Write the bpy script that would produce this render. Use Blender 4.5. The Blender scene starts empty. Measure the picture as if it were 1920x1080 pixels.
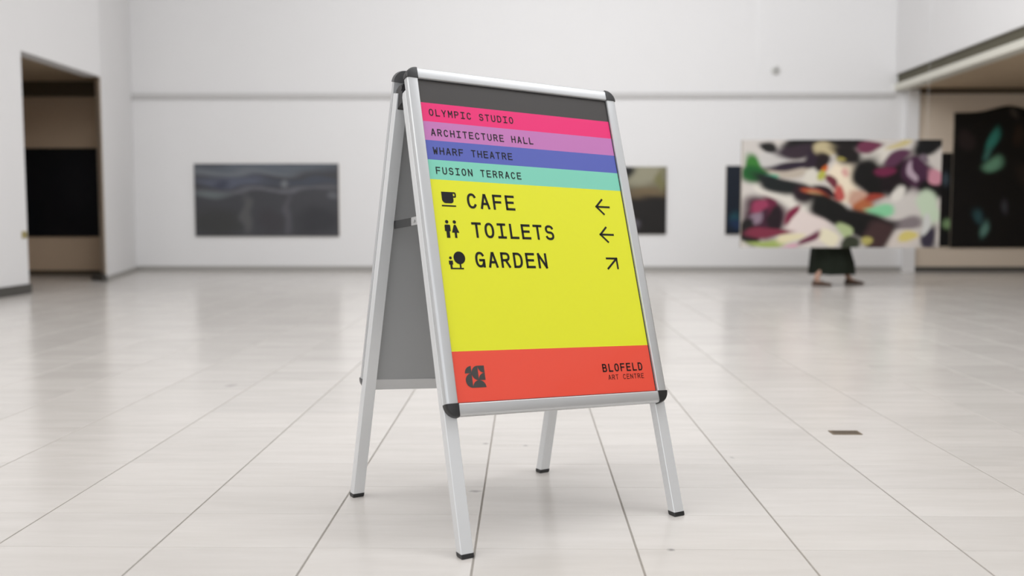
import bpy, bmesh, math, random
import numpy as np
from mathutils import Vector, Matrix

random.seed(7)
scene = bpy.context.scene
COL = scene.collection

# ------------------------------------------------------------------ camera
CAM_H = 0.92
cam = bpy.data.cameras.new('camera')
cam_ob = bpy.data.objects.new('camera', cam)
COL.objects.link(cam_ob)
fw = Vector((-0.01384865, 0.99710314, -0.07478995))
rt = Vector((0.99990356, 0.01388755, 0.0))
up = rt.cross(fw)
cam_ob.matrix_world = Matrix(((rt.x, up.x, -fw.x, 0), (rt.y, up.y, -fw.y, 0), (rt.z, up.z, -fw.z, CAM_H), (0, 0, 0, 1)))
cam.sensor_width = 36.0
cam.lens = 1800 / 1920 * 36
cam.dof.use_dof = True
cam.dof.focus_distance = 2.95
cam.dof.aperture_fstop = 1.6
scene.camera = cam_ob

# ------------------------------------------------------------------ world, lights, exposure
world = bpy.data.worlds.new('gallery_sky')
scene.world = world
world.use_nodes = True
bg = world.node_tree.nodes['Background']
bg.inputs['Color'].default_value = (0.955, 0.978, 1.0, 1)
bg.inputs['Strength'].default_value = 1.3


def area(name, loc, target, sx, sy, power, color=(1, 1, 1)):
    l = bpy.data.lights.new(name, 'AREA')
    l.shape = 'RECTANGLE'
    l.size = sx
    l.size_y = sy
    l.energy = power
    l.color = color
    o = bpy.data.objects.new(name, l)
    COL.objects.link(o)
    o.location = loc
    d = Vector(target) - Vector(loc)
    o.rotation_euler = d.to_track_quat('-Z', 'Y').to_euler()
    return o


for ry, rp in ((3.0, 235), (7.0, 185), (11.0, 115)):      # three unseen lamps added overhead, tilted to brighten the back wall
    area('overhead_lamp', (0.9, ry, 5.55), (0.9, ry + 0.75, 4.55), 7.6, 1.7, rp, (0.955, 0.975, 1.0))
area('left_lamp', (-5.55, 2.2, 5.1), (0.8, 3.2, 0.2), 8.0, 1.5, 130, (1.0, 0.985, 0.96))  # unseen lamp added high at left so shadows fall to the right

scene.view_settings.view_transform = 'Standard'
scene.view_settings.look = 'None'
scene.view_settings.gamma = 1.0
scene.view_settings.use_curve_mapping = False
scene.view_settings.exposure = -0.01


# ------------------------------------------------------------------ helpers
def lin(r, g, b):
    def f(c):
        c /= 255.0
        return c / 12.92 if c <= 0.04045 else ((c + 0.055) / 1.055) ** 2.4
    return (f(r), f(g), f(b))


def mat(name, rgb, rough=0.6, metal=0.0, spec=0.5, coat=0.0, noise=0.0, nscale=4.0, bump=0.0, bscale=200.0):
    m = bpy.data.materials.new(name)
    m.use_nodes = True
    nt = m.node_tree
    p = nt.nodes['Principled BSDF']
    p.inputs['Base Color'].default_value = (*rgb, 1)
    p.inputs['Roughness'].default_value = rough
    p.inputs['Metallic'].default_value = metal
    p.inputs['Specular IOR Level'].default_value = spec
    p.inputs['Coat Weight'].default_value = coat
    p.inputs['Coat Roughness'].default_value = 0.08
    geo = nt.nodes.new('ShaderNodeNewGeometry')
    if noise > 0:
        n = nt.nodes.new('ShaderNodeTexNoise')
        n.inputs['Scale'].default_value = nscale
        n.inputs['Detail'].default_value = 4
        nt.links.new(geo.outputs['Position'], n.inputs['Vector'])
        mx = nt.nodes.new('ShaderNodeMix')
        mx.data_type = 'RGBA'
        mx.inputs['A'].default_value = (*[c * (1 - noise) for c in rgb], 1)
        mx.inputs['B'].default_value = (*[min(1, c * (1 + noise)) for c in rgb], 1)
        nt.links.new(n.outputs['Fac'], mx.inputs['Factor'])
        nt.links.new(mx.outputs['Result'], p.inputs['Base Color'])
    if bump > 0:
        n2 = nt.nodes.new('ShaderNodeTexNoise')
        n2.inputs['Scale'].default_value = bscale
        nt.links.new(geo.outputs['Position'], n2.inputs['Vector'])
        b = nt.nodes.new('ShaderNodeBump')
        b.inputs['Strength'].default_value = bump
        b.inputs['Distance'].default_value = 0.002
        nt.links.new(n2.outputs['Fac'], b.inputs['Height'])
        nt.links.new(b.outputs['Normal'], p.inputs['Normal'])
    return m


def obj(name, verts, faces, material, parent=None, smooth=None, fix=True):
    me = bpy.data.meshes.new(name)
    bm = bmesh.new()
    vs = [bm.verts.new(v) for v in verts]
    for f in faces:
        try:
            bm.faces.new([vs[i] for i in f])
        except ValueError:
            pass
    if fix:
        bmesh.ops.recalc_face_normals(bm, faces=bm.faces)
    bm.to_mesh(me)
    bm.free()
    if isinstance(material, (list, tuple)):
        for m in material:
            me.materials.append(m)
    elif material:
        me.materials.append(material)
    if smooth:
        me.shade_smooth()
        me.set_sharp_from_angle(angle=math.radians(smooth))
    o = bpy.data.objects.new(name, me)
    COL.objects.link(o)
    if parent:
        o.parent = parent
    return o


def tag(o, label=None, cat=None, group=None, kind=None):
    if label:
        o['label'] = label
    if cat:
        o['category'] = cat
    if group:
        o['group'] = group
    if kind:
        o['kind'] = kind
    return o


def empty(name, loc):
    o = bpy.data.objects.new(name, None)
    o.empty_display_size = 0.1
    COL.objects.link(o)
    o.location = loc
    return o


def boxvf(x0, x1, y0, y1, z0, z1):
    v = [(x0, y0, z0), (x1, y0, z0), (x1, y1, z0), (x0, y1, z0), (x0, y0, z1), (x1, y0, z1), (x1, y1, z1), (x0, y1, z1)]
    f = [(0, 3, 2, 1), (4, 5, 6, 7), (0, 1, 5, 4), (1, 2, 6, 5), (2, 3, 7, 6), (3, 0, 4, 7)]
    return v, f


def join(*vfs):
    V, F = [], []
    for v, f in vfs:
        k = len(V)
        V += list(v)
        F += [tuple(i + k for i in q) for q in f]
    return V, F


def prism(poly, z0, z1):
    n = len(poly)
    v = [(x, y, z0) for x, y in poly] + [(x, y, z1) for x, y in poly]
    f = [tuple(range(n - 1, -1, -1)), tuple(range(n, 2 * n))]
    f += [(i, (i + 1) % n, n + (i + 1) % n, n + i) for i in range(n)]
    return v, f


def tube(pts, rad, seg=8):
    V, F = [], []
    pts = [Vector(p) for p in pts]
    for i, p in enumerate(pts):
        d = (pts[min(i + 1, len(pts) - 1)] - pts[max(i - 1, 0)]).normalized()
        a = d.orthogonal().normalized()
        b = d.cross(a)
        r = rad[i] if isinstance(rad, (list, tuple)) else rad
        for k in range(seg):
            t = 2 * math.pi * k / seg
            V.append(tuple(p + a * math.cos(t) * r + b * math.sin(t) * r))
    for i in range(len(pts) - 1):
        for k in range(seg):
            F.append((i * seg + k, i * seg + (k + 1) % seg, (i + 1) * seg + (k + 1) % seg, (i + 1) * seg + k))
    F.append(tuple(range(seg)))
    F.append(tuple(range((len(pts) - 1) * seg, len(pts) * seg)))
    return V, F


# ------------------------------------------------------------------ materials of the room
WALL = mat('white_plaster', (0.80, 0.79, 0.787), 0.75, spec=0.3, noise=0.012, nscale=1.5, bump=0.05, bscale=60)
WALL_SHADED = mat('shaded_white_plaster', (0.68, 0.58, 0.475), 0.8, spec=0.2, noise=0.03, nscale=2)  # white plaster with its warm shade put into the colour
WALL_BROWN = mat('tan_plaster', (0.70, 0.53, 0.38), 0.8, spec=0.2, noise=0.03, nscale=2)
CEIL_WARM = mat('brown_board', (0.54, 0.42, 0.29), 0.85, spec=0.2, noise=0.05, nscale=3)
BROWN = mat('dark_brown_beam', (0.10, 0.075, 0.05), 0.8, spec=0.2, noise=0.05)
OLIVE = mat('olive_reveal', (0.12, 0.11, 0.08), 0.8, spec=0.2, noise=0.05)
CREAM = mat('cream_strip', (0.72, 0.70, 0.62), 0.7, spec=0.3, noise=0.02)
BASE_GREY = mat('grey_skirting', (0.36, 0.345, 0.325), 0.6, noise=0.03)
BASE_DARK = mat('charcoal_skirting', (0.075, 0.07, 0.062), 0.6, noise=0.04)
LEDGE = mat('grey_ledge', (0.56, 0.55, 0.54), 0.7, noise=0.02)
GROUT = mat('grout', (0.34, 0.315, 0.285), 0.9, spec=0.2, noise=0.15, nscale=40)

TX, TY = 0.4475, 0.303
X0, Y0 = 0.309, 2.60


def floor_material():
    m = bpy.data.materials.new('polished_limestone')
    m.use_nodes = True
    nt = m.node_tree
    N, L = nt.nodes, nt.links
    p = N['Principled BSDF']
    geo = N.new('ShaderNodeNewGeometry')
    # one random value for each tile
    sub = N.new('ShaderNodeVectorMath'); sub.operation = 'SUBTRACT'; sub.inputs[1].default_value = (X0, Y0, 0)
    div = N.new('ShaderNodeVectorMath'); div.operation = 'DIVIDE'; div.inputs[1].default_value = (TX, TY, 10)
    flo = N.new('ShaderNodeVectorMath'); flo.operation = 'FLOOR'
    wn = N.new('ShaderNodeTexWhiteNoise')
    L.new(geo.outputs['Position'], sub.inputs[0]); L.new(sub.outputs[0], div.inputs[0])
    L.new(div.outputs[0], flo.inputs[0]); L.new(flo.outputs[0], wn.inputs['Vector'])
    # stone veining that runs across the tile
    sc = N.new('ShaderNodeVectorMath'); sc.operation = 'MULTIPLY'; sc.inputs[1].default_value = (2.2, 13, 1)
    L.new(geo.outputs['Position'], sc.inputs[0])
    add = N.new('ShaderNodeVectorMath'); add.operation = 'ADD'
    L.new(sc.outputs[0], add.inputs[0])
    m3 = N.new('ShaderNodeVectorMath'); m3.operation = 'SCALE'; m3.inputs['Scale'].default_value = 30
    L.new(wn.outputs['Color'], m3.inputs[0]); L.new(m3.outputs[0], add.inputs[1])
    nz = N.new('ShaderNodeTexNoise'); nz.inputs['Scale'].default_value = 1.0; nz.inputs['Detail'].default_value = 6
    nz.inputs['Roughness'].default_value = 0.6
    L.new(add.outputs[0], nz.inputs['Vector'])
    ramp = N.new('ShaderNodeValToRGB')
    ramp.color_ramp.elements[0].position = 0.3
    ramp.color_ramp.elements[0].color = (0.625, 0.588, 0.550, 1)
    ramp.color_ramp.elements[1].position = 0.68
    ramp.color_ramp.elements[1].color = (0.683, 0.646, 0.610, 1)
    L.new(nz.outputs['Fac'], ramp.inputs['Fac'])
    hv = N.new('ShaderNodeHueSaturation')
    mr = N.new('ShaderNodeMapRange'); mr.inputs['To Min'].default_value = 0.955; mr.inputs['To Max'].default_value = 1.03
    L.new(wn.outputs['Value'], mr.inputs['Value']); L.new(mr.outputs[0], hv.inputs['Value'])
    L.new(ramp.outputs['Color'], hv.inputs['Color'])
    col = hv.outputs['Color']
    # chips and stains lying on single tiles
    jit = N.new('ShaderNodeTexNoise'); jit.inputs['Scale'].default_value = 60
    L.new(geo.outputs['Position'], jit.inputs['Vector'])
    for (sx, sy, rx, ry, dark) in ((-0.168, 3.156, 0.024, 0.016, 0.55), (-0.160, 3.83, 0.016, 0.016, 0.6), (0.003, 3.80, 0.012, 0.020, 0.7),
                                   (0.403, 2.597, 0.012, 0.012, 0.45), (0.79, 3.62, 0.010, 0.02, 0.75), (-1.60, 5.15, 0.035, 0.06, 0.75)):
        s1 = N.new('ShaderNodeVectorMath'); s1.operation = 'SUBTRACT'; s1.inputs[1].default_value = (sx, sy, 0)
        d1 = N.new('ShaderNodeVectorMath'); d1.operation = 'DIVIDE'; d1.inputs[1].default_value = (rx, ry, 1)
        ln = N.new('ShaderNodeVectorMath'); ln.operation = 'LENGTH'
        L.new(geo.outputs['Position'], s1.inputs[0]); L.new(s1.outputs[0], d1.inputs[0]); L.new(d1.outputs[0], ln.inputs[0])
        ad = N.new('ShaderNodeMath'); ad.operation = 'ADD'
        L.new(ln.outputs['Value'], ad.inputs[0]); L.new(jit.outputs['Fac'], ad.inputs[1])
        r = N.new('ShaderNodeMapRange'); r.inputs['From Min'].default_value = 0.7; r.inputs['From Max'].default_value = 1.6
        r.inputs['To Min'].default_value = dark; r.inputs['To Max'].default_value = 1.0
        L.new(ad.outputs[0], r.inputs['Value'])
        mu = N.new('ShaderNodeVectorMath'); mu.operation = 'SCALE'
        L.new(col, mu.inputs[0]); L.new(r.outputs[0], mu.inputs['Scale'])
        col = mu.outputs[0]
    L.new(col, p.inputs['Base Color'])
    rr = N.new('ShaderNodeMapRange'); rr.inputs['To Min'].default_value = 0.16; rr.inputs['To Max'].default_value = 0.25
    L.new(nz.outputs['Fac'], rr.inputs['Value']); L.new(rr.outputs[0], p.inputs['Roughness'])
    p.inputs['Specular IOR Level'].default_value = 0.5
    return m


FLOOR = floor_material()

# ------------------------------------------------------------------ the room
YB = 16.0
XR = 6.05       # face of the upper right wall above the side gallery
HT = 6.2


def struct(name, vf, m, parent=None, smooth=None):
    o = obj(name, vf[0], vf[1], m, parent, smooth)
    if parent is None:
        o['kind'] = 'structure'
    return o


floor = struct('floor', boxvf(-10.2, 11.2, -4.0, 17.0, -0.12, -0.0022), GROUT)

# tiles: those that show largest are pieces of their own, the far and hidden field is one part
def tile_geo(x, y, gx=0.0052, gy=0.0014, c=0.0012):
    a0, a1, b0, b1 = x + gx / 2, x + TX - gx / 2, y + gy / 2, y + TY - gy / 2
    v = [(a0, b0, -0.010), (a1, b0, -0.010), (a1, b1, -0.010), (a0, b1, -0.010),
         (a0, b0, -c), (a1, b0, -c), (a1, b1, -c), (a0, b1, -c),
         (a0 + c, b0 + c * .4, 0), (a1 - c, b0 + c * .4, 0), (a1 - c, b1 - c * .4, 0), (a0 + c, b1 - c * .4, 0)]
    f = [(8, 9, 10, 11)]
    for s in (0, 4):
        for i in range(4):
            f.append((s + i, s + (i + 1) % 4, s + 4 + (i + 1) % 4, s + 4 + i))
    return v, f


cells = []
for i in range(-24, 25):
    for j in range(-22, 48):
        x, y = X0 + i * TX, Y0 + j * TY
        if x < -10.2 or x + TX > 11.2 or y < -4.0 or y + TY > 17.0:
            continue
        cells.append((x, y))


def in_view(x, y):
    for (a, b) in ((x, y), (x + TX, y), (x, y + TY), (x + TX, y + TY)):
        d = Vector((a, b, -CAM_H))
        z = d.dot(fw)
        if z < 0.3:
            continue
        if abs(d.dot(rt) / z) < 960 / 1800 and -540 / 1800 < d.dot(up) / z < 540 / 1800:
            return True
    return False


near = sorted([c for c in cells if in_view(*c)], key=lambda c: (c[0] + TX / 2) ** 2 + (c[1] + TY / 2) ** 2)[:290]
nearset = set(near)
v, f = tile_geo(0, 0)
first = obj('floor_tile', v, f, FLOOR, floor, fix=False)
for k, (x, y) in enumerate(near):
    t = first if k == 0 else first.copy()
    if k:
        COL.objects.link(t)
        t.parent = floor
    t.location = (x, y, 0)
V, F = [], []
for c in cells:
    if c in nearset:
        continue
    v, f = tile_geo(*c)
    k = len(V)
    V += v
    F += [tuple(i + k for i in q) for q in f]
me = bpy.data.meshes.new('tile_field')
me.from_pydata(V, [], F)
me.materials.append(FLOOR)
fo = bpy.data.objects.new('tile_field', me)
COL.objects.link(fo)
fo.parent = floor
fo['kind'] = 'stuff'

# back wall with its ledge and skirting
struct('wall_back', boxvf(-10.2, 11.2, YB, YB + 0.3, 0, HT), WALL)
struct('baseboard_back', boxvf(-6.5, 6.22, YB - 0.025, YB, 0, 0.085), BASE_GREY)
struct('trim_1', boxvf(-6.53, XR, YB - 0.05, YB, 2.855, 2.935), LEDGE)

# left wall: pier, lintel over the opening, slanting return to the back wall
XL = -5.91
wl = struct('wall_left', join(
    boxvf(XL - 0.22, XL, -4.0, 11.33, 0, HT),
    boxvf(XL - 0.22, XL, 11.33, 13.45, 2.85, HT),
    prism([(XL, 13.45), (-6.52, YB), (-6.74, YB), (XL - 0.21, 13.80)], 0, HT)), WALL)
struct('wall_jamb', prism([(XL - 0.004, 13.446), (XL - 0.21, 13.80), (XL - 0.235, 13.795), (XL - 0.012, 13.44)], 0.1, 2.85), WALL_SHADED)  # separate jamb facing; its darker plaster colour carries the shade there
lp = obj('latch_plate', *boxvf(XL, XL + 0.012, 11.20, 11.30, 0.66, 0.74), mat('brass', (0.45, 0.38, 0.16), 0.4, 0.7), wl)
struct('baseboard_left', join(
    boxvf(XL, XL + 0.02, -4.0, 11.33, 0, 0.115), boxvf(XL - 0.24, XL + 0.02, 11.33, 11.35, 0, 0.115),
    prism([(XL + 0.01, 13.43), (XL - 0.20, 13.78), (XL - 0.36, 13.76), (XL - 0.04, 13.42)], 0, 0.10)), BASE_DARK)
struct('baseboard_return', prism([(XL, 13.45), (-6.52, YB), (-6.495, YB), (XL + 0.022, 13.44)], 0, 0.07), BASE_GREY)
# side room behind the opening
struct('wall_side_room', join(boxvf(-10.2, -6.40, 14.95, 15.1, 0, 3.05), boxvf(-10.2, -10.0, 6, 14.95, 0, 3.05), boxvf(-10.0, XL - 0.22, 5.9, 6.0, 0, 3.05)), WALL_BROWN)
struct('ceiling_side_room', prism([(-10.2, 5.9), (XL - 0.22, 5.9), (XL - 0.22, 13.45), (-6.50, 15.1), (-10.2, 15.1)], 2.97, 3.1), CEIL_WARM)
struct('trim_2', boxvf(-10.0, -6.45, 14.75, 14.95, 2.76, 2.97), BROWN)
struct('baseboard_side_room', boxvf(-10.0, -6.42, 14.925, 14.95, 0, 0.07), BROWN)

# right: upper wall on a beam, low side gallery under it
struct('wall_right', boxvf(XR, XR + 0.25, -4.0, YB, 3.23, HT), WALL)
struct('trim_3', boxvf(XR + 0.04, XR + 0.25, -4.0, YB, 3.07, 3.23), OLIVE)
struct('trim_4', boxvf(XR - 0.01, XR + 0.20, -4.0, YB, 2.965, 3.07), CREAM)
struct('ceiling_gallery', boxvf(XR + 0.2, 11.2, -4.0, YB, 2.99, 3.2), CEIL_WARM)
struct('trim_5', boxvf(6.42, 11.0, YB - 0.16, YB - 0.03, 2.91, 2.99), BROWN)
struct('wall_gallery', join(boxvf(6.42, 11.0, YB - 0.03, YB, 0, 2.99), boxvf(11.0, 11.2, -4.0, YB, 0, 2.99), boxvf(6.6, 11.2, -4.2, -4.0, 0, 2.99)), WALL_SHADED)  # last box: unseen end wall added to keep light out of the gallery
struct('baseboard_gallery', boxvf(6.42, 11.0, YB - 0.055, YB - 0.03, 0, 0.085), BASE_DARK)
struct('trim_6', boxvf(6.22, 6.42, YB - 0.10, YB, 0, 2.965), WALL)
# roof slab above the added overhead lamps
struct('ceiling', boxvf(-10.2, 11.2, -4, 16.3, HT, HT + .2), WALL)

# ------------------------------------------------------------------ paintings
def paint_material(name):
    m = bpy.data.materials.new(name)
    m.use_nodes = True
    nt = m.node_tree
    p = nt.nodes['Principled BSDF']
    a = nt.nodes.new('ShaderNodeAttribute')
    a.attribute_name = 'paint'
    nt.links.new(a.outputs['Color'], p.inputs['Base Color'])
    p.inputs['Roughness'].default_value = 0.5
    p.inputs['Specular IOR Level'].default_value = 0.3
    n = nt.nodes.new('ShaderNodeTexNoise'); n.inputs['Scale'].default_value = 35
    b = nt.nodes.new('ShaderNodeBump'); b.inputs['Strength'].default_value = 0.2; b.inputs['Distance'].default_value = 0.004
    g = nt.nodes.new('ShaderNodeNewGeometry')
    nt.links.new(g.outputs['Position'], n.inputs['Vector'])
    nt.links.new(n.outputs['Fac'], b.inputs['Height']); nt.links.new(b.outputs['Normal'], p.inputs['Normal'])
    return m


PAINT = paint_material('oil_paint')
RAW = mat('raw_canvas', (0.42, 0.37, 0.30), 0.9, spec=0.1, noise=0.06, nscale=120)


def canvas(name, x0, x1, z0, z1, y, base, strokes, n=(60, 40), depth=0.04, warp=0.012, parent=None, loc=(0, 0, 0), top=None, grow=False):
    """a stretched canvas: strokes are (u, v, ru, rv, angle, rgb[, hardness]) with u right and v down, 0..1"""
    nx, nz = n
    asp = (x1 - x0) / (z1 - z0)
    U, W_ = np.meshgrid(np.linspace(0, 1, nx + 1), np.linspace(0, 1, nz + 1))
    uu = U + warp * (np.sin(W_ * 17 + U * 5) + 0.6 * np.sin(U * 31 + W_ * 23))
    vv = W_ + warp * asp * (np.sin(U * 14 + 2) + 0.6 * np.sin(W_ * 27 - U * 19))
    C = np.zeros((nz + 1, nx + 1, 3)) + np.array(lin(*base))
    for s in strokes:
        cu, cv, ru, rv, ang, rgb = s[:6]
        h = s[6] if len(s) > 6 else 0.45
        if grow:
            k_ = 1.32 if sum(rgb) < 190 else 1.08
            ru, rv = ru * k_, rv * k_
        a = math.radians(ang)
        dx, dy = (uu - cu) * asp, (vv - cv)
        px = (dx * math.cos(a) + dy * math.sin(a)) / (ru * asp)
        py = (-dx * math.sin(a) + dy * math.cos(a)) / rv
        d = np.sqrt(px * px + py * py)
        t = np.clip((1.15 - d) / h, 0, 1)
        t = t * t * (3 - 2 * t)
        C = C * (1 - t[..., None]) + np.array(lin(*rgb)) * t[..., None]
    verts, cols = [], []
    for j in range(nz + 1):
        for i in range(nx + 1):
            zz = z1 + (z0 - z1) * j / nz
            if top:
                zz = z0 + (zz - z0) * (top(i / nx) - z0) / (z1 - z0)
            verts.append((x0 + (x1 - x0) * i / nx - loc[0], y - depth - loc[1], zz - loc[2]))
            cols.append(C[j, i])
    W1 = nx + 1
    faces = [(j * W1 + i, (j + 1) * W1 + i, (j + 1) * W1 + i + 1, j * W1 + i + 1) for j in range(nz) for i in range(nx)]
    # edges and back
    ring = [i for i in range(W1)] + [j * W1 + nx for j in range(1, nz + 1)] + [nz * W1 + i for i in range(nx - 1, -1, -1)] + [j * W1 for j in range(nz - 1, 0, -1)]
    k = len(verts)
    for r in ring:
        a = verts[r]
        verts.append((a[0], a[1] + depth, a[2]))
        cols.append(C.reshape(-1, 3)[r])
    m = len(ring)
    faces += [(ring[i], ring[(i + 1) % m], k + (i + 1) % m, k + i) for i in range(m)]
    faces.append(tuple(k + i for i in range(m)))
    me = bpy.data.meshes.new(name)
    me.from_pydata(verts, [], faces)
    me.materials.append(PAINT)
    me.materials.append(RAW)
    for pl_ in me.polygons[nx * nz:]:
        pl_.material_index = 1
    at = me.color_attributes.new('paint', 'FLOAT_COLOR', 'POINT')
    flat = np.ones((len(verts), 4), dtype=np.float32)
    flat[:, :3] = np.array(cols)
    at.data.foreach_set('color', flat.ravel())
    o = bpy.data.objects.new(name, me)
    COL.objects.link(o)
    o.location = loc
    if parent:
        o.parent = parent
        o.location = (0, 0, 0)
    return o


p = canvas('wall_painting', -5.50, -3.10, 0.585, 1.785, YB, (70, 70, 74), [
    (.5, .05, .7, .09, 0, (98, 104, 112), .9), (.3, .13, .6, .06, 0, (112, 116, 122), .9), (.25, .25, .35, .09, 0, (92, 96, 110), .8),
    (.18, .27, .08, .08, 0, (68, 70, 84), .9), (.8, .25, .35, .06, 0, (74, 78, 88), .8), (.5, .36, .7, .04, -2, (104, 104, 110), .9),
    (.12, .42, .2, .05, 0, (104, 110, 112), .9), (.15, .8, .25, .25, 0, (64, 64, 64), .8), (.36, .72, .05, .36, 0, (90, 90, 91), .8),
    (.53, .8, .12, .22, 0, (66, 64, 68), .8), (.645, .7, .03, .4, 0, (88, 87, 92), .8), (.64, .26, .035, .06, 0, (124, 126, 130), .9),
    (.85, .8, .2, .25, 0, (58, 58, 62), .8), (.96, .44, .05, .08, 0, (100, 101, 106), .8)])
tag(p, 'wide grey-blue abstract painting hung on the back wall left of the sign', 'painting', 'paintings shown in the gallery')

p = canvas('wall_painting', 0.35, 2.33, 0.62, 1.73, YB, (22, 18, 15), [
    (.82, .12, .30, .32, 0, (150, 146, 124), .9), (.84, .38, .25, .12, 0, (112, 96, 70), 1.0), (.95, .2, .05, .2, 0, (120, 116, 78), .8),
    (.62, .02, .12, .14, 20, (18, 18, 18), .6), (.3, .2, .3, .15, 10, (130, 120, 96), .9), (.72, .82, .10, .06, 40, (84, 80, 88), .9)])
tag(p, 'dark brown and cream painting half hidden behind the sign', 'painting', 'paintings shown in the gallery')

p = canvas('wall_painting', 3.31, 4.62, 0.62, 1.745, YB, (14, 24, 38), [
    (.12, .75, .10, .12, -20, (24, 66, 78), .9), (.15, .85, .12, .10, 0, (22, 44, 76), .9), (.6, .4, .3, .1, 30, (30, 52, 84), .9)])
tag(p, 'dark navy painting mostly hidden behind the big colourful canvas', 'painting', 'paintings shown in the gallery')

Z = lambda x, y, rx, ry, a, c, h=.5: ((x - 50) / 1770, (y - 60) / 970, rx / 1770, ry / 970, a, c, h)
BIG = [Z(650, 780, 190, 250, -35, (216, 202, 196)), Z(420, 560, 330, 60, 25, (212, 206, 196)), Z(150, 120, 130, 100, 0, (190, 184, 178)),
       Z(330, 210, 200, 70, -25, (188, 184, 180)), Z(300, 110, 75, 50, 0, (18, 16, 14)), Z(570, 130, 180, 75, -12, (46, 32, 42)),
       Z(480, 290, 270, 36, -4, (36, 24, 40)), Z(690, 250, 80, 120, 20, (36, 22, 36)), Z(430, 340, 330, 30, 6, (176, 164, 150)),
       Z(690, 410, 90, 80, 20, (206, 200, 188)),
       Z(130, 290, 80, 90, 0, (48, 112, 40)), Z(150, 370, 110, 70, 0, (18, 84, 32)), Z(310, 370, 90, 32, -8, (92, 172, 140)),
       Z(430, 455, 250, 62, 14, (14, 20, 20)), Z(600, 540, 80, 80, 35, (34, 16, 26)), Z(830, 80, 330, 36, 0, (12, 8, 8)),
       Z(790, 160, 110, 75, 0, (178, 164, 128)), Z(960, 420, 125, 215, 8, (226, 211, 187)), Z(970, 190, 120, 85, 10, (20, 14, 13)),
       Z(915, 255, 60, 18, 0, (150, 140, 70)), Z(740, 290, 50, 70, 0, (26, 14, 16)), Z(795, 340, 36, 45, 0, (192, 92, 30)),
       Z(790, 405, 44, 50, 0, (168, 168, 72)), Z(860, 460, 40, 60, 0, (104, 44, 54)), Z(905, 555, 50, 70, 10, (176, 78, 72)),
       Z(980, 350, 30, 40, 0, (206, 160, 150)), Z(720, 560, 140, 45, 22, (176, 78, 48)), Z(690, 560, 60, 20, 22, (226, 180, 130)),
       Z(790, 530, 90, 26, 30, (40, 10, 20)), Z(1220, 210, 130, 110, 10, (206, 200, 190)), Z(1430, 105, 150, 30, -14, (192, 178, 130)),
       Z(1160, 105, 110, 45, -8, (104, 46, 70)), Z(1200, 390, 135, 180, -20, (8, 6, 6)), Z(1430, 400, 140, 150, 0, (20, 8, 14)),
       Z(1340, 340, 90, 50, -10, (104, 30, 62)), Z(1440, 220, 110, 60, -20, (84, 46, 70)), Z(1610, 380, 110, 150, 0, (66, 34, 58)),
       Z(1700, 120, 140, 75, -25, (12, 12, 14)), Z(1750, 500, 130, 85, 0, (10, 8, 10)), Z(1750, 400, 75, 60, 0, (192, 132, 146)),
       Z(1560, 370, 32, 90, 0, (168, 148, 160)), Z(1690, 240, 60, 40, 30, (110, 96, 106)),
       Z(1080, 580, 110, 70, 10, (190, 150, 130)), Z(1150, 630, 100, 70, -10, (168, 96, 60)), Z(1240, 560, 90, 32, 0, (150, 58, 44)),
       Z(1550, 680, 220, 130, 0, (200, 194, 188)), Z(1430, 560, 60, 70, 0, (216, 211, 202)), Z(1310, 680, 135, 50, 8, (130, 196, 150)),
       Z(1720, 680, 95, 150, 0, (190, 206, 180)), Z(1480, 830, 190, 60, -4, (126, 116, 118)), Z(1500, 960, 200, 70, 0, (204, 194, 186)),
       Z(1560, 950, 80, 45, 0, (206, 190, 112)), Z(1740, 950, 70, 95, 0, (52, 46, 60)), Z(1690, 840, 30, 110, 10, (200, 200, 196)),
       Z(880, 720, 260, 85, 28, (8, 8, 6)), Z(1160, 810, 210, 110, 10, (10, 8, 8)), Z(1270, 930, 105, 130, -20, (62, 42, 42)),
       Z(960, 880, 62, 80, 0, (166, 180, 132)), Z(1040, 980, 80, 50, 0, (50, 54, 40)), Z(1180, 950, 46, 50, 0, (170, 160, 92)), Z(820, 960, 90, 60, 30, (222, 214, 186)),
       Z(250, 750, 180, 160, 0, (58, 20, 40)), Z(180, 770, 85, 75, -20, (132, 112, 126)), Z(220, 640, 130, 40, -28, (142, 52, 82)),
       Z(310, 640, 40, 90, -30, (96, 24, 52)), Z(360, 760, 50, 110, 0, (26, 8, 18)), Z(500, 710, 46, 90, 25, (120, 30, 60)), Z(120, 900, 70, 110, 0, (18, 14, 14)),
       Z(310, 885, 210, 40, -8, (118, 40, 60)), Z(260, 980, 190, 32, -8, (150, 165, 92)), Z(480, 930, 120, 40, -10, (216, 206, 170)), Z(640, 960, 120, 40, -22, (104, 50, 70)),
       Z(420, 1012, 130, 22, 0, (204, 152, 168))]
YC = 12.42
bigr = empty('hanging_painting', (4.02, YC, 0.50))
c = canvas('canvas', 2.77, 5.30, 0.515, 1.888, YC + 0.03, (196, 189, 182), BIG, n=(220, 124), depth=0.06, warp=0.013, grow=True, loc=(4.02, YC, 0.50))
c.location = (0, 0, 0)
c.parent = bigr
STEEL = mat('steel_wire', (0.6, 0.6, 0.6), 0.35, 0.9)
for x in (2.95, 5.12):
    v, f = tube([(x - 4.02, 0.0, 1.80 - .5), (x - 4.02, 0.0, HT - .5)], 0.0011, 6)
    w = obj('wire', v, f, STEEL, bigr)
tag(bigr, 'big canvas with swirling black, plum and cream paint hanging in front of the walking person', 'painting', 'paintings shown in the gallery')

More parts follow.
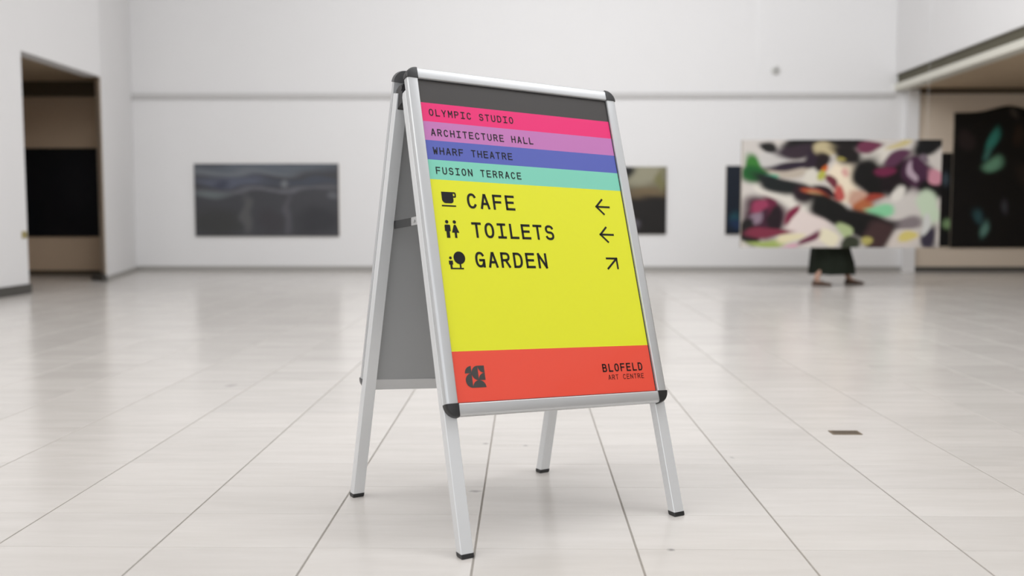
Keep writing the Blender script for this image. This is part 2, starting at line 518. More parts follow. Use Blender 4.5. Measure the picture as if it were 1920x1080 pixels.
p = canvas('wall_painting', 6.62, 6.985, 0.42, 1.95, YB - 0.03, (12, 12, 14), [
    (.75, .28, .2, .10, 0, (62, 74, 84), .9), (.88, .76, .3, .07, 0, (128, 158, 112), .9), (.4, .6, .3, .05, 10, (40, 20, 26), .9)], n=(20, 50))
tag(p, 'narrow black painting between the big colourful canvas and the tall dark painting', 'painting', 'paintings shown in the gallery')

p = canvas('wall_painting', 7.0, 9.1, 0.40, 2.66, YB - 0.03, (11, 9, 9), [
    (.30, .22, .05, .10, 20, (58, 138, 124), .7), (.32, .40, .10, .06, -10, (112, 162, 132), .7), (.27, .31, .03, .06, 20, (70, 120, 110), .9),
    (.26, .86, .03, .09, 25, (96, 136, 124), .9), (.22, .76, .05, .08, -30, (44, 76, 80), .9), (.09, .20, .08, .09, 0, (42, 33, 33), .8),
    (.42, .72, .03, .07, 0, (60, 60, 66), .9), (.5, .2, .06, .10, 0, (46, 34, 24), .9), (.46, .05, .03, .05, 0, (66, 60, 56), .9),
    (.62, .5, .2, .1, 30, (36, 28, 22), .9), (.8, .7, .1, .2, -20, (40, 62, 58), .9)], n=(60, 64),
    top=lambda u: 2.60 + 0.11 * math.exp(-((u - .42) / .16) ** 2))
tag(p, 'tall black painting with teal streaks on the side gallery wall', 'painting', 'paintings shown in the gallery')

p = canvas('wall_painting', -7.80, -6.52, 0.60, 1.97, 14.95, (17, 18, 23), [
    (.75, .4, .4, .5, 0, (27, 27, 33), 1.0), (.1, .8, .2, .3, 0, (9, 14, 20), 1.0)], n=(24, 24))
tag(p, 'near-black painting on the far wall of the side room seen through the opening', 'painting', 'paintings shown in the gallery')

# round sensor high on the back wall
s = empty('wall_sensor', (4.09, YB, 3.30))
WHITE_PL = mat('white_plastic', (0.62, 0.61, 0.58), 0.5, noise=0.02)
v, f = tube([(0, 0, 0), (0, -0.03, 0), (0, -0.045, 0)], [0.07, 0.07, 0.055], 24)
obj('housing', v, f, WHITE_PL, s, 40)
v, f = tube([(0, -0.0451, 0), (0, -0.06, 0), (0, -0.072, 0)], [0.036, 0.034, 0.018], 16)
obj('lens', v, f, mat('grey_plastic', (0.36, 0.36, 0.35), 0.4, noise=0.02), s, 40)
tag(s, 'small round grey-white sensor high on the back wall', 'sensor')

# brass outlet plate in the floor
s = empty('floor_outlet', (1.361, 4.045, 0))
PLATE = mat('tarnished_plate', (0.17, 0.125, 0.075), 0.5, 0.3, noise=0.2, nscale=60)
DARK_PL = mat('dark_plate', (0.10, 0.075, 0.05), 0.6, 0.2, noise=0.2, nscale=80)
v, f = join(boxvf(-.062, .062, -.034, -.026, 0, .003), boxvf(-.062, .062, .026, .034, 0, .003), boxvf(-.062, -.054, -.026, .026, 0, .003), boxvf(.054, .062, -.026, .026, 0, .003))
obj('frame', v, f, PLATE, s)
v, f = join(boxvf(-.0538, .0538, -.0258, -.001, 0, .0022), boxvf(-.0538, .0538, .001, .0258, 0, .0022))
obj('flap', v, f, DARK_PL, s)
tag(s, 'small brown metal outlet plate set in the tiled floor right of the sign', 'floor outlet')

# ------------------------------------------------------------------ the A-frame sign
W, H, WF = 0.69835, 1.00273, 0.03617
HR = 0.95256
RF = np.array([[0.86428, -0.48274, -0.14135], [0.5015, 0.80524, 0.31636], [-0.0389, -0.34431, 0.93805]])
TF = np.array([0.04509, 2.97421, 0.85645])
RB = np.array([[0.84479, -0.51947, 0.12842], [0.53001, 0.84533, -0.06718], [-0.07366, 0.12482, 0.98944]])
TB = np.array([-0.1248, 3.21858, 0.83619]) - RB[:, 2] * 0.005
ROOT = np.array([-0.04, 3.0, 0.0])
LW, LD = 0.038, 0.030

sign = empty('a_frame_sign', tuple(ROOT))
tag(sign, 'silver aluminium A-frame pavement sign with a bright striped wayfinding poster', 'sign')

ALU = mat('brushed_aluminium', (0.64, 0.65, 0.66), 0.32, 0.55, noise=0.015, nscale=8)
ALU_LEG = mat('leg_aluminium', (0.78, 0.79, 0.80), 0.40, 0.35, noise=0.015, nscale=8)
BLACK = mat('black_plastic', (0.022, 0.022, 0.023), 0.38, noise=0.05, nscale=30)
PANEL = mat('grey_back_panel', (0.40, 0.405, 0.41), 0.55, noise=0.02, nscale=3)
STRAP = mat('strap_steel', (0.62, 0.62, 0.62), 0.35, 0.8)
STRAP_D = mat('strap_dark', (0.045, 0.045, 0.046), 0.6)
INK = mat('black_ink', (0.008, 0.0075, 0.0075), 0.4, coat=0.08, spec=0.3)
INK_L = mat('grey_ink', (0.013, 0.012, 0.016), 0.4, coat=0.1, spec=0.3)


def FX(p):
    return tuple(RF @ np.array(p) + TF - ROOT)


def BX(p):
    return tuple(RB @ np.array(p) + TB - ROOT)


def part(name, vf, m, X, parent=None, smooth=None):
    return obj(name, [X(q) for q in vf[0]], vf[1], m, parent or sign, smooth)


PROFILE = [(0, .0090), (0, .0030), (.0008, .0012), (.0025, .0002), (.0040, 0), (.0275, 0), (.0295, .0004), (.0320, .0016), (.0345, .0042), (.0358, .0080),
           (WF, .0110), (WF, .0122), (.0350, .0126), (.0350, .0136), (WF, .0140), (WF, .0222), (.002, .0222), (0, .018)]


def rail(o, L, A, depth):
    """profile swept from o along L; A points outwards, depth is the direction into the frame"""
    o, L, A, D = map(np.array, (o, L, A, depth))
    n = len(PROFILE)
    v = [tuple(o + A * a + D * d) for a, d in PROFILE] + [tuple(o + L + A * a + D * d) for a, d in PROFILE]
    f = [(i, (i + 1) % n, n + (i + 1) % n, n + i) for i in range(n)] + [tuple(range(n)), tuple(range(n, 2 * n))]
    return v, f


def cap(cx, cz, sx, sz, y0, dy):
    """quarter-round corner cap about the inner corner; dy is the sign of the depth direction"""
    rings = []
    for r, d in ((.0385, .0235), (.0385, .0100), (.0378, .0035), (.0350, -.0010), (.0315, -.0022)):
        ring = [(cx, y0 + dy * d, cz)]
        e = .0385 - r
        for k in range(13):
            t = math.pi / 2 * k / 12
            ring.append((cx + sx * r * math.cos(t), y0 + dy * d, cz + sz * r * math.sin(t)))
        ring[0] = (cx - sx * .0006, y0 + dy * d, cz - sz * .0006)
        rings.append(ring)
    v = [q for r in rings for q in r]
    m = 14
    f = []
    for a in range(len(rings) - 1):
        for i in range(m):
            f.append((a * m + i, a * m + (i + 1) % m, (a + 1) * m + (i + 1) % m, (a + 1) * m + i))
    f.append(tuple(range(m)))
    f.append(tuple(range((len(rings) - 1) * m, len(rings) * m)))
    return v, f


def build_frame(X, h, y0, dy, cap_mat):
    g = .0006
    D = (0, dy, 0)
    part('frame_rail', rail((-W / 2 + g, y0, h / 2), (W - 2 * g, 0, 0), (0, 0, 1), D), ALU, X, smooth=20)
    part('frame_rail', rail((-W / 2 + g, y0, -h / 2), (W - 2 * g, 0, 0), (0, 0, -1), D), ALU, X, smooth=20)
    part('frame_rail', rail((-W / 2, y0, -h / 2 + g), (0, 0, h - 2 * g), (-1, 0, 0), D), ALU, X, smooth=20)
    part('frame_rail', rail((W / 2, y0, -h / 2 + g), (0, 0, h - 2 * g), (1, 0, 0), D), ALU, X, smooth=20)
    for sx in (-1, 1):
        for sz in (-1, 1):
            part('corner_cap', cap(sx * W / 2, sz * h / 2, sx, sz, y0, dy), cap_mat, X, smooth=28)


build_frame(FX, H, 0.0, 1, BLACK)
build_frame(BX, HR, 0.0545, -1, mat('grey_cap_plastic', (0.10, 0.10, 0.102), 0.4, noise=0.05, nscale=30))
part('back_panel', boxvf(-W / 2 - .004, W / 2 + .004, .0105, .0165, -H / 2 - .004, H / 2 + .004), PANEL, FX)
part('back_panel', boxvf(-W / 2 - .004, W / 2 + .004, .0345, .0440, -HR / 2 - .004, HR / 2 + .004), PANEL, BX)

# poster in seven printed bands
def print_mat(name, rgb):
    return mat(name, lin(*rgb), 0.42, coat=0.30, spec=0.4)


BANDS = [(0, 77, 'charcoal_print', (64, 61, 60)), (77, 139, 'pink_print', (238, 38, 117)), (139, 201, 'lilac_print', (196, 120, 184)),
         (201, 264.3, 'blue_print', (87, 98, 182)), (264.3, 327.7, 'mint_print', (129, 210, 186)), (327.7, 853.3, 'yellow_print', (232, 233, 40)),
         (853.3, 1002.7, 'coral_print', (240, 82, 62))]
PY = .0092


def UV(u, v, y=PY):
    return (-W / 2 + u / 1000, y, H / 2 - v / 1000)


vs, fs = [], []
for k, (a, b, nme, rgb) in enumerate(BANDS):
    a_ = -3 if k == 0 else a
    b_ = b + 3 if k == len(BANDS) - 1 else b
    vs += [UV(-3, a_), UV(W * 1000 + 3, a_), UV(W * 1000 + 3, b_), UV(-3, b_)]
    fs.append((4 * k, 4 * k + 3, 4 * k + 2, 4 * k + 1))
poster = obj('poster', [FX(q) for q in vs], fs, [print_mat(n_, c_) for _, _, n_, c_ in BANDS], sign, fix=False)
for k, pl in enumerate(poster.data.polygons):
    pl.material_index = k
tag(poster, 'poster in charcoal, pink, lilac, blue, mint, yellow and coral bands')


g_ = 2.4
for (u0, u1, v0, v1) in ((-2, W * 1000 + 2, -2, g_), (-2, W * 1000 + 2, H * 1000 - g_, H * 1000 + 2), (-2, g_, g_, H * 1000 - g_), (W * 1000 - g_, W * 1000 + 2, g_, H * 1000 - g_)):
    a_, b_ = UV(u0, v1, PY - .0010), UV(u1, v0, PY - .0002)
    part('gap_shade', boxvf(a_[0], b_[0], a_[1], b_[1], a_[2], b_[2]), BLACK, FX)  # black strips standing in for the shade in the gap round the poster


# --- lettering: stroked monospaced capitals
def arc(cx, cy, rx, ry, a0, a1, n=18, e=0.86):
    out = []
    for k in range(n + 1):
        t = math.radians(a0 + (a1 - a0) * k / n)
        c, s = math.cos(t), math.sin(t)
        out.append((cx + rx * math.copysign(abs(c) ** e, c), cy + ry * math.copysign(abs(s) ** e, s)))
    return out


G = {
    'A': [[(0, 0), (.44, 1)], [(1, 0), (.56, 1)], [(.2, .32), (.8, .32)]],
    'B': [[(0, 0), (0, 1)], [(0, 1)] + arc(.55, .765, .37, .235, 90, -90) + [(0, .53)], [(0, .53)] + arc(.58, .265, .42, .265, 90, -90) + [(0, 0)]],
    'C': [arc(.5, .5, .5, .5, 38, 322, 30)],
    'D': [[(0, 0), (0, 1)], [(0, 1)] + arc(.42, .5, .58, .5, 90, -90, 24) + [(0, 0)]],
    'E': [[(1, 1), (0, 1), (0, 0), (1, 0)], [(0, .52), (.88, .52)]],
    'F': [[(1, 1), (0, 1), (0, 0)], [(0, .50), (.88, .50)]],
    'G': [arc(.5, .5, .5, .5, 40, 335, 30), [(.52, .46), (1, .46), (1, 0)]],
    'H': [[(0, 0), (0, 1)], [(1, 0), (1, 1)], [(0, .51), (1, .51)]],
    'I': [[(.5, 0), (.5, 1)], [(.05, 1), (.95, 1)], [(.05, 0), (.95, 0)]],
    'L': [[(.05, 1), (.05, 0), (1, 0)]],
    'M': [[(0, 0), (0, 1)], [(0, 1), (.5, .40)], [(.5, .40), (1, 1)], [(1, 1), (1, 0)]],
    'N': [[(0, 0), (0, 1)], [(0, 1), (1, 0)], [(1, 0), (1, 1)]],
    'O': [arc(.5, .5, .5, .5, 0, 360, 40)],
    'P': [[(0, 0), (0, 1)], [(0, 1)] + arc(.52, .735, .46, .265, 90, -90) + [(0, .47)]],
    'R': [[(0, 0), (0, 1)], [(0, 1)] + arc(.52, .745, .44, .255, 90, -90) + [(0, .49)], [(.52, .49), (.98, 0)]],
    'S': [arc(.5, .755, .46, .245, 22, 270, 20) + arc(.5, .255, .48, .255, 90, -158, 20)],
    'T': [[(0, 1), (1, 1)], [(.5, 1), (.5, 0)]],
    'U': [[(0, 1), (0, .38)] + arc(.5, .38, .5, .38, 180, 360, 20) + [(1, 1)]],
    'W': [[(0, 1), (.2, 0)], [(.2, 0), (.5, .66)], [(.5, .66), (.8, 0)], [(.8, 0), (1, 1)]],
    'Y': [[(0, 1), (.5, .44)], [(1, 1), (.5, .44)], [(.5, .44), (.5, 0)]],
}


def stroke(pts, w):
    """flat ribbon of width w along pts: mitred where it bends gently, square ends elsewhere"""
    q = [np.array(pts[0], float)]
    for p_ in pts[1:]:
        p_ = np.array(p_, float)
        if np.linalg.norm(p_ - q[-1]) > 1e-6:
            q.append(p_)
    closed = np.linalg.norm(q[0] - q[-1]) < 1e-4
    runs, cur = [], [q[0]]
    for i in range(1, len(q)):
        cur.append(q[i])
        if i < len(q) - 1:
            a = q[i] - q[i - 1]
            b = q[i + 1] - q[i]
            c_ = a @ b / (np.linalg.norm(a) * np.linalg.norm(b))
            if c_ < .6:
                runs.append(cur)
                cur = [q[i]]
    runs.append(cur)
    V, F = [], []
    for r in runs:
        r = [x.copy() for x in r]
        cl = closed and len(runs) == 1
        if not cl:
            d = r[0] - r[1]
            r[0] = r[0] + d / np.linalg.norm(d) * w / 2
            d = r[-1] - r[-2]
            r[-1] = r[-1] + d / np.linalg.norm(d) * w / 2
        k = len(V)
        n = len(r)
        for i in range(n):
            if cl:
                a = r[i] - r[i - 1] if i else r[0] - r[-2]
                b = r[i + 1] - r[i] if i < n - 1 else r[1] - r[0]
            else:
                a = r[i] - r[max(i - 1, 0)] if i else r[1] - r[0]
                b = r[i + 1] - r[i] if i < n - 1 else a
            ta, tb = a / np.linalg.norm(a), b / np.linalg.norm(b)
            nrm = np.array([-(ta + tb)[1], (ta + tb)[0]])
            nrm /= np.linalg.norm(nrm)
            m_ = w / 2 / max(.5, nrm @ np.array([-ta[1], ta[0]]))
            V += [r[i] + nrm * m_, r[i] - nrm * m_]
        for i in range(n - 1):
            F.append((k + 2 * i, k + 2 * i + 1, k + 2 * i + 3, k + 2 * i + 2))
    return V, F


INK_Y = PY - .0007


def flat(name, polys, m, label=None):
    """polys: list of (points2d, faces) in poster millimetres"""
    V, F = [], []
    for k_, (v_, f_) in enumerate(polys):
        k = len(V)
        V += [FX(UV(a[0], a[1], INK_Y)) for a in v_]
        F += [tuple(i + k for i in q) for q in f_]
    o = obj(name, V, F, m, poster, fix=False)
    # all print faces the reader
    nrm = Vector(RF @ np.array([0, -1, 0]))
    bm = bmesh.new()
    bm.from_mesh(o.data)
    bm.normal_update()
    bmesh.ops.reverse_faces(bm, faces=[f_ for f_ in bm.faces if f_.normal.dot(nrm) < 0])
    bm.to_mesh(o.data)
    bm.free()
    if label:
        o['label'] = label
    return o


def text(s, u0, base, capH, adv, gw, w, m, label=None):
    if ' ' in s:
        for k in [0] + [i + 1 for i, c_ in enumerate(s) if c_ == ' ']:
            text(s[k:].split(' ')[0], u0 + k * adv, base, capH, adv, gw, w, m, label)
        return
    polys = []
    off = (adv - gw) / 2
    for i, ch in enumerate(s):
        if ch == ' ':
            continue
        x = u0 + i * adv
        for st in G[ch]:
            pts = [(x + w / 2 + a * (gw - w), base - w / 2 - b * (capH - w)) for a, b in st]
            polys.append(stroke(pts, w))
    return flat('lettering', polys, m, label)


text('OLYMPIC STUDIO', 26.5, 119.8, 23.2, 21.45, 15.0, 3.3, INK_L)
text('ARCHITECTURE HALL', 25.0, 185.8, 23.2, 21.45, 15.0, 3.3, INK_L)
text('WHARF THEATRE', 24.4, 246.2, 23.2, 21.45, 15.6, 3.3, INK_L)
text('FUSION TERRACE', 25.6, 310.2, 23.2, 21.45, 15.0, 3.3, INK_L)
text('CAFE', 116.8, 415.6, 49.0, 44.0, 32.2, 7.5, INK)
text('TOILETS', 120.4, 508.6, 49.0, 42.6, 32.2, 7.5, INK)
text('GARDEN', 118.0, 601.6, 49.0, 43.3, 32.2, 7.5, INK)
text('BLOFELD', 507.8, 933.6, 25.4, 22.6, 16.4, 4.1, INK)
text('ART CENTRE', 524.6, 958.4, 15.4, 13.9, 10.0, 1.75, INK)


def arrow(tip, tail, e1, e2):
    w = 6.4
    polys = [stroke([tip, tail], w)]
    d1 = np.array(tip, float)
    polys += [stroke([e1, tip], w), stroke([e2, tip], w)]
    return flat('arrow_icon', polys, INK)


arrow((587, 388.3), (637, 388.3), (612.5, 363.5), (612.5, 413.0))
arrow((585, 484.0), (634.5, 484.0), (610.5, 459.6), (610.5, 508.6))
arrow((631.5, 565.0), (593.5, 599.0), (593.5, 565.0), (631.5, 597.5))


def disc(cu, cv, ru, rv=None, a0=0, a1=360, n=28, centre=False):
    rv = rv or ru
    pts = [(cu + ru * math.cos(math.radians(a0 + (a1 - a0) * k / n)), cv + rv * math.sin(math.radians(a0 + (a1 - a0) * k / n))) for k in range(n + (0 if a1 - a0 == 360 else 1))]
    if centre:
        pts.append((cu, cv))
    return pts, [tuple(range(len(pts)))]


def poly(*pts):
    return list(pts), [tuple(range(len(pts)))]


def rnd(cx, cy, r, a0, a1, n=6):
    return [(cx + r * math.cos(math.radians(a0 + (a1 - a0) * k / n)), cy + r * math.sin(math.radians(a0 + (a1 - a0) * k / n))) for k in range(n + 1)]


# cup: body, three bars that make the handle, saucer
flat('cup_icon', [
    (lambda q: (q, [tuple(range(len(q)))]))([(33.5, 366.3), (71.5, 366.3)] + rnd(61.5, 392.2, 10, 0, 90) + rnd(45.5, 390.2, 12, 90, 180)),
    poly((71.5, 366.3), (77.5, 366.3), (80.2, 368), (81.4, 371), (71.5, 371)), poly((76.8, 371), (81.4, 371), (81.4, 379), (76.8, 379)),
    poly((71.5, 379), (81.4, 379), (80.4, 382.2), (78, 383.6), (71.5, 383.6)),
    poly((30.5, 408.4), (77.5, 408.4), (77.5, 412.8), (30.5, 412.8))], INK)
flat('restroom_icon', [
    disc(39.6, 461.3, 5.5), poly((31, 473), (32, 470.9), (34, 470.3), (46.5, 470.3), (48.4, 471), (49.2, 473), (49.2, 490.6), (30.4, 490.6)), poly((34.6, 490.6), (45.6, 490.6), (45.4, 511.4), (34.4, 511.4)),
    disc(64.6, 461.2, 5.5), poly((60.6, 472.2), (62, 470.4), (64.6, 469.6), (67.2, 470.4), (68.6, 472.2), (76.8, 494.6), (52.6, 494.6)), poly((61, 494.6), (68.5, 494.6), (68.4, 511.1), (60.9, 511.1))], INK)
flat('garden_icon', [
    disc(36.8, 573.4, 4.4), poly((30.3, 581.8), (43.3, 581.8), (43.2, 594.1), (30.3, 594.1)), poly((33.6, 594.1), (40.2, 594.1), (40.2, 608), (33.5, 608)),
    poly((40.2, 603.7), (76.5, 603.7), (76.5, 608), (40.2, 608)), disc(66, 572.8, 18.9, 19.6, n=36), poly((64.1, 591), (69.2, 591), (69.2, 603.7), (64.1, 603.7))], INK)
# emblem: quarter and half discs on a three by three grid
c0, r0, q = 36.2, 896.9, 21.0
flat('emblem', [
    disc(c0 + q, r0 + q, q, None, 180, 270, 14, True),
    disc(c0 + 2 * q, r0 + q, q, None, 90, 270, 24, True),
    disc(c0 + 3 * q, r0, q, None, 90, 180, 14, True),
    disc(c0 + 3 * q, r0 + 2 * q, q, None, 180, 270, 14, True),
    disc(c0 + q, r0 + 2 * q, q, None, 90, 270, 24, True),
    disc(c0 + 2 * q, r0 + 3 * q, q, None, 180, 360, 24, True)], mat('emblem_ink', (0.05, 0.048, 0.046), 0.35, coat=0.35), 'charcoal emblem of quarter and half discs')


# --- legs
def leg(X, R, T, x, y0, ztop, dirv=None):
    """tube with chamfered corners from local height ztop down to the floor, with a foot cap"""
    top = R @ np.array([x, y0 + LD / 2, ztop]) + T
    d = -R[:, 2] if dirv is None else dirv
    d = d / np.linalg.norm(d)
    ax, ay = R[:, 0], R[:, 1]
    c = .0016

    def sect(w, h, c):
        return [(w / 2 - c, -h / 2), (w / 2, -h / 2 + c), (w / 2, h / 2 - c), (w / 2 - c, h / 2), (-w / 2 + c, h / 2), (-w / 2, h / 2 - c), (-w / 2, -h / 2 + c), (-w / 2 + c, -h / 2)]

    def at_z(p, z):
        return p + d * ((z - p[2]) / d[2])

    s = [top + ax * a + ay * b for a, b in sect(LW, LD, c)]
    v = [tuple(p_ - ROOT) for p_ in s] + [tuple(at_z(p_, .0125) - ROOT) for p_ in s]
    f = [(i, (i + 1) % 8, 8 + (i + 1) % 8, 8 + i) for i in range(8)] + [tuple(range(8)), tuple(range(8, 16))]
    lg = obj('leg', v, f, ALU_LEG, sign, 30)
    s2 = [top + ax * a + ay * b for a, b in sect(LW + .0012, LD + .0012, c)]
    s3 = [top + ax * a + ay * b for a, b in sect(LW - .002, LD - .002, c)]
    v = [tuple(at_z(p_, .0128) - ROOT) for p_ in s2] + [tuple(at_z(p_, .003) - ROOT) for p_ in s2] + [tuple(at_z(p_, .0) - ROOT) for p_ in s3]
    f = [(a * 8 + i, a * 8 + (i + 1) % 8, (a + 1) * 8 + (i + 1) % 8, (a + 1) * 8 + i) for a in (0, 1) for i in range(8)] + [tuple(range(8)), tuple(range(16, 24))]
    obj('foot_cap', v, f, BLACK, lg, 30)
    return top, d


xo = W / 2 + WF - LW / 2
for sx in (-1, 1):
    leg(FX, RF, TF, sx * xo, .0236, H / 2 - .035)
leg(BX, RB, TB, -xo, .0005, HR / 2 - .035)
t_rr = RB @ np.array([xo, .0155, HR / 2 - .035]) + TB
leg(BX, RB, TB, xo, .0005, HR / 2 - .035, np.array([0.062, 3.405, 0]) - t_rr)

# --- hinges between the leg tops, and the folding stay straps
RFi = RF.T


def back_in_front(p):
    return RFi @ (RB @ np.array(p) + TB - TF)


for sx in (-1, 1):
    xh = sx * (W / 2 + WF - .006)
    b0 = back_in_front((xh, .002, HR / 2 - .012))
    b1 = back_in_front((xh, .002, HR / 2 - .085))
    b2 = back_in_front((xh, .020, HR / 2 - .025))
    b3 = back_in_front((xh, .020, HR / 2 - .045))
    a0, a1, a2 = (.030, H / 2 - .010), (.052, H / 2 - .045), (.053, H / 2 - .060)
    pl = [a0, (b0[1], b0[2]), (b2[1], b2[2]), (b3[1], b3[2]), ((b1[1] + b3[1]) / 2 - .008, (b3[2] + b1[2]) / 2 + .012), (b1[1], b1[2]), (b1[1] - .010, b1[2] + .004), a2, a1]
    x0, x1 = sorted((xh + sx * .0075, xh - sx * .016))
    n = len(pl)
    v = [(x0, a, b) for a, b in pl] + [(x1, a, b) for a, b in pl]
    f = [tuple(range(n)), tuple(range(n, 2 * n))] + [(i, (i + 1) % n, n + (i + 1) % n, n + i) for i in range(n)]
    hg = part('hinge', (v, f), BLACK, FX)
    pv = ((b0[1] + .03) / 2, (b0[2] + H / 2 - .03) / 2)
    v, f = tube([(x0 - .002, *pv), (x1 + .002, *pv)], .009, 14)
    part('pivot', (v, f), BLACK, FX, hg, 40)

for sx in (-1, 1):
    xs = sx * (W / 2 + WF - LW - .003)
    rb = back_in_front((xs, .004, .035))
    ra = np.array([xs, .050, .064])
    mid = rb + (ra - rb) * .62
    hgt = .0125

    def strip(p0, p1, x0, x1, h):
        d = p1 - p0
        nrm = np.array([0, -d[2], d[1]])
        nrm /= np.linalg.norm(nrm)
        v = []
        for x in (x0, x1):
            for p_, s_ in ((p0, 1), (p1, 1), (p1, -1), (p0, -1)):
                v.append((p_[0] + x, p_[1] + nrm[1] * h * s_, p_[2] + nrm[2] * h * s_))
        return v, [(0, 1, 2, 3), (4, 5, 6, 7), (0, 1, 5, 4), (1, 2, 6, 5), (2, 3, 7, 6), (3, 0, 4, 7)]
    st = part('stay_strap', strip(rb, mid + (mid - rb) * .12, -.0015, .0015, hgt), STRAP_D, FX)
    part('stay_arm', strip(mid - (ra - mid) * .22, ra, sx * .0018, sx * .0050, hgt), STRAP, FX, st)
    v, f = tube([(mid[0] + sx * .0050, mid[1], mid[2]), (mid[0] + sx * .0075, mid[1], mid[2]), (mid[0] + sx * .0085, mid[1], mid[2])], [.0065, .0060, .003], 14)
    part('rivet', (v, f), STRAP, FX, st, 40)

# ------------------------------------------------------------------ the person walking behind the hanging canvas
SKIN = mat('skin', (0.48, 0.29, 0.21), 0.55, noise=0.03)
HAIR = mat('brown_hair', (0.05, 0.03, 0.02), 0.5, noise=0.2, nscale=60)
SKIRT = mat('dark_green_cloth', (0.012, 0.016, 0.010), 0.85, spec=0.2, noise=0.15, nscale=30)
TOP = mat('black_knit', (0.02, 0.02, 0.022), 0.9, spec=0.2, noise=0.1, nscale=40)
SHOE = mat('brown_leather', (0.10, 0.055, 0.035), 0.5, noise=0.1, nscale=40)

px, py = 4.02, 12.80
person = empty('person', (px, py, 0))
tag(person, 'person in a long dark green skirt and brown shoes walking behind the big hanging canvas', 'person')


def skin_mesh(name, joints, edges, material, parent, sub=2, root=0):
    me = bpy.data.meshes.new(name)
    me.from_pydata([j[0] for j in joints], edges, [])
    o = bpy.data.objects.new(name, me)
    COL.objects.link(o)
    o.parent = parent
    me.materials.append(material)
    sk = o.modifiers.new('skin', 'SKIN')
    sk.use_smooth_shade = True
    if not me.skin_vertices:
        bpy.context.view_layer.objects.active = o
    for i, j in enumerate(joints):
        r = j[1]
        me.skin_vertices[0].data[i].radius = (r, r) if not isinstance(r, tuple) else r
    me.skin_vertices[0].data[root].use_root = True
    s_ = o.modifiers.new('sub', 'SUBSURF')
    s_.levels = sub
    s_.render_levels = sub
    return o


# walking towards +x; rear foot at (-0.20, -0.16), leading foot at (0.34, 0.17)
J = [((0, 0, .90), .125), ((0, 0, 1.02), .115), ((.01, 0, 1.16), .120), ((.01, 0, 1.29), .115), ((.01, 0, 1.385), .055), ((.02, 0, 1.43), .050), ((.035, 0, 1.49), .072), ((.04, 0, 1.555), .086), ((.03, 0, 1.615), .070),
     # legs: hip, knee, ankle
     ((0, -.09, .84), .085), ((.02, -.10, .47), .056), ((-.20, -.15, .10), .038), ((-.16, -.15, .045), .034), ((-.07, -.15, .028), .030),
     ((0, .09, .84), .085), ((.14, .11, .48), .056), ((.33, .16, .09), .036), ((.38, .16, .045), .034), ((.46, .16, .030), .030),
     # arms: shoulder, elbow, wrist, palm
     ((.0, -.17, 1.31), .052), ((-.03, -.225, 1.05), .040), ((.08, -.23, .83), .028), ((.11, -.23, .77), .032),
     ((.0, .17, 1.31), .052), ((.02, .225, 1.05), .040), ((.17, .22, .85), .028), ((.21, .22, .79), .032)]
E_ = [(0, 1), (1, 2), (2, 3), (3, 4), (4, 5), (5, 6), (6, 7), (7, 8), (0, 9), (9, 10), (10, 11), (11, 12), (12, 13), (0, 14), (14, 15), (15, 16), (16, 17), (17, 18),
      (3, 19), (19, 20), (20, 21), (21, 22), (3, 23), (23, 24), (24, 25), (25, 26)]
for base_i, sy in ((22, -1), (26, 1)):
    bx_, by_, bz_ = J[base_i][0]
    for k, (dy_, ln) in enumerate(((-.024, .062), (-.008, .072), (.008, .068), (.024, .052))):
        i0 = len(J)
        J.append(((bx_ + .012, by_ + dy_, bz_ - .030), .0095))
        J.append(((bx_ + .026, by_ + dy_, bz_ - .030 - ln * .5), .0088))
        J.append(((bx_ + .028 - .008, by_ + dy_, bz_ - .030 - ln), .0075))
        E_ += [(base_i, i0), (i0, i0 + 1), (i0 + 1, i0 + 2)]
    i0 = len(J)
    J.append(((bx_ + .034, by_ - sy * .010, bz_ + .002), .0100))
    J.append(((bx_ + .056, by_ - sy * .014, bz_ - .034), .0085))
    E_ += [(base_i, i0), (i0, i0 + 1)]


def build_skin():
    me = bpy.data.meshes.new('body')
    bm = bmesh.new()
    lay = bm.verts.layers.skin.new()
    vv = []
    for i, (p_, r) in enumerate(J):
        v_ = bm.verts.new(p_)
        v_[lay].radius = (r, r)
        v_[lay].use_root = (i == 0)
        vv.append(v_)
    for a, b in E_:
        bm.edges.new((vv[a], vv[b]))
    bm.to_mesh(me)
    bm.free()
    me.materials.append(SKIN)
    o = bpy.data.objects.new('body', me)
    COL.objects.link(o)
    o.parent = person
    s1 = o.modifiers.new('skin', 'SKIN')
    s1.use_smooth_shade = True
    s2 = o.modifiers.new('sub', 'SUBSURF')
    s2.levels = s2.render_levels = 2
    return o


body = build_skin()


def loft(rings, name, material, parent, smooth=50, capb=True):
    n = len(rings[0])
    V = [p_ for r in rings for p_ in r]
    F = [(a * n + i, a * n + (i + 1) % n, (a + 1) * n + (i + 1) % n, (a + 1) * n + i) for a in range(len(rings) - 1) for i in range(n)]
    F.append(tuple(range((len(rings) - 1) * n, len(rings) * n)))
    if capb:
        F.append(tuple(range(n)))
    return obj(name, V, F, material, parent, smooth)


def ring(cx, cy, rx, ry, z, n=40, fold=0.0, ph=0):
    out = []
    for k in range(n):
        t = 2 * math.pi * k / n
        r = 1 + fold * math.sin(t * 9 + ph)
        out.append((cx + rx * r * math.cos(t), cy + ry * r * math.sin(t), z + fold * .1 * math.cos(t * 5)))
    return out


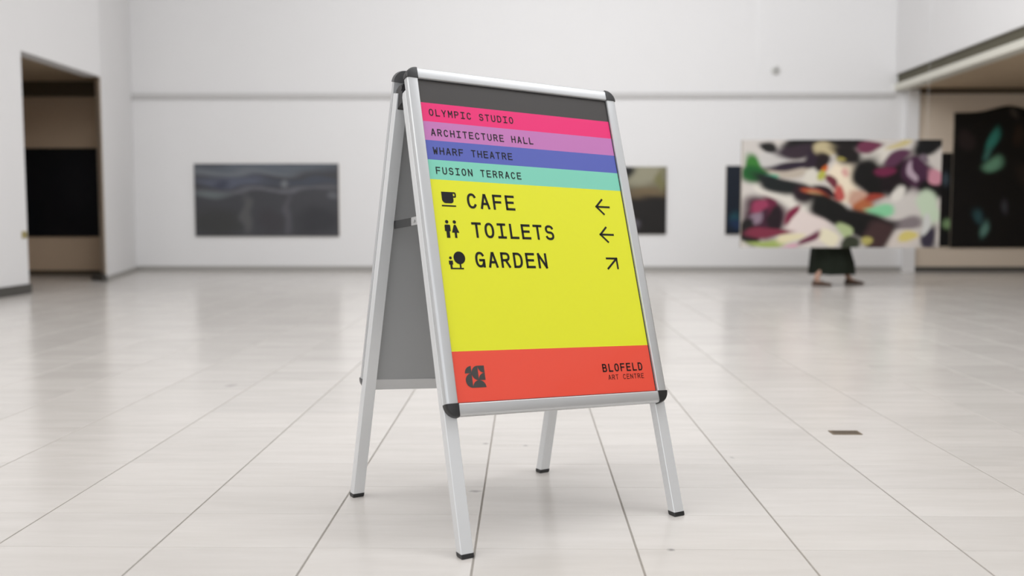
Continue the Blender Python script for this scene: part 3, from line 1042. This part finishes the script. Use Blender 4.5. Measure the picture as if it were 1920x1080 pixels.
loft([ring(.055, 0, .295, .26, .155, fold=.05), ring(.052, 0, .285, .25, .30, fold=.045), ring(.03, 0, .250, .215, .50, fold=.035, ph=.3), ring(-.0, 0, .205, .19, .70, fold=.02, ph=.5), ring(0, 0, .17, .18, .88, fold=.01), ring(0, 0, .135, .15, 1.02)], 'skirt', SKIRT, person)
loft([ring(0, 0, .142, .158, 1.00), ring(.005, 0, .135, .155, 1.10), ring(.01, 0, .145, .175, 1.22), ring(.01, 0, .135, .20, 1.31), ring(.01, 0, .085, .13, 1.365), ring(.012, 0, .062, .066, 1.40)], 'sweater', TOP, person)
for base_i in (19, 23):
    ch = [J[base_i][0], J[base_i + 1][0], J[base_i + 2][0]]
    v, f = tube([(0, ch[0][1] * .55, 1.335), (ch[0][0], ch[0][1] * 1.02, 1.322), tuple((Vector(ch[0]) + Vector(ch[1])) / 2), ch[1], tuple((Vector(ch[1]) + Vector(ch[2])) / 2), ch[2]], [.062, .070, .060, .054, .046, .042], 14)
    obj('sleeve', v, f, TOP, person, 60)
# hair, and the face under it (looking along +x)
hr = []
for k in range(7):
    t = k / 6
    z = 1.44 + .225 * t
    r = .104 * math.sqrt(max(.03, 1 - (max(0, t - .35) / .68) ** 2))
    hr.append(ring(.005 - .018 * (1 - t), 0, r * (.80 if t < .75 else 1), r * .96, z, 24))
loft(hr, 'hair', HAIR, person)
for sy in (-1, 1):
    v, f = tube([(.096, sy * .030, 1.553), (.107, sy * .030, 1.553)], [.010, .005], 10)
    obj('eye', v, f, mat('eye', (0.03, 0.02, 0.02), 0.2), person, 50)
v, f = tube([(.112, 0, 1.565), (.132, 0, 1.535), (.118, 0, 1.522)], [.007, .012, .008], 10)
obj('nose', v, f, SKIN, person, 60)
v, f = tube([(.098, -.022, 1.495), (.106, 0, 1.496), (.098, .022, 1.495)], [.003, .006, .003], 8)
obj('mouth', v, f, mat('lips', (0.30, 0.09, 0.08), 0.5), person, 60)


def shoe(x, y, name='shoe'):
    def rr(cx, w, z, h):
        return [(x + cx, y + w * math.cos(a), z + h * math.sin(a)) for a in [2 * math.pi * k / 14 for k in range(14)]]
    secs = [(-.060, .018, .030, .026), (-.045, .034, .040, .039), (.0, .037, .044, .043), (.06, .040, .036, .035), (.12, .044, .027, .026), (.17, .038, .022, .021), (.198, .016, .017, .014)]
    rings_ = [[(p_[0], p_[1], max(.001, p_[2])) for p_ in rr(*s_)] for s_ in secs]
    return loft(rings_, name, SHOE, person)


shoe(-.19, -.15)
shoe(.34, .16)
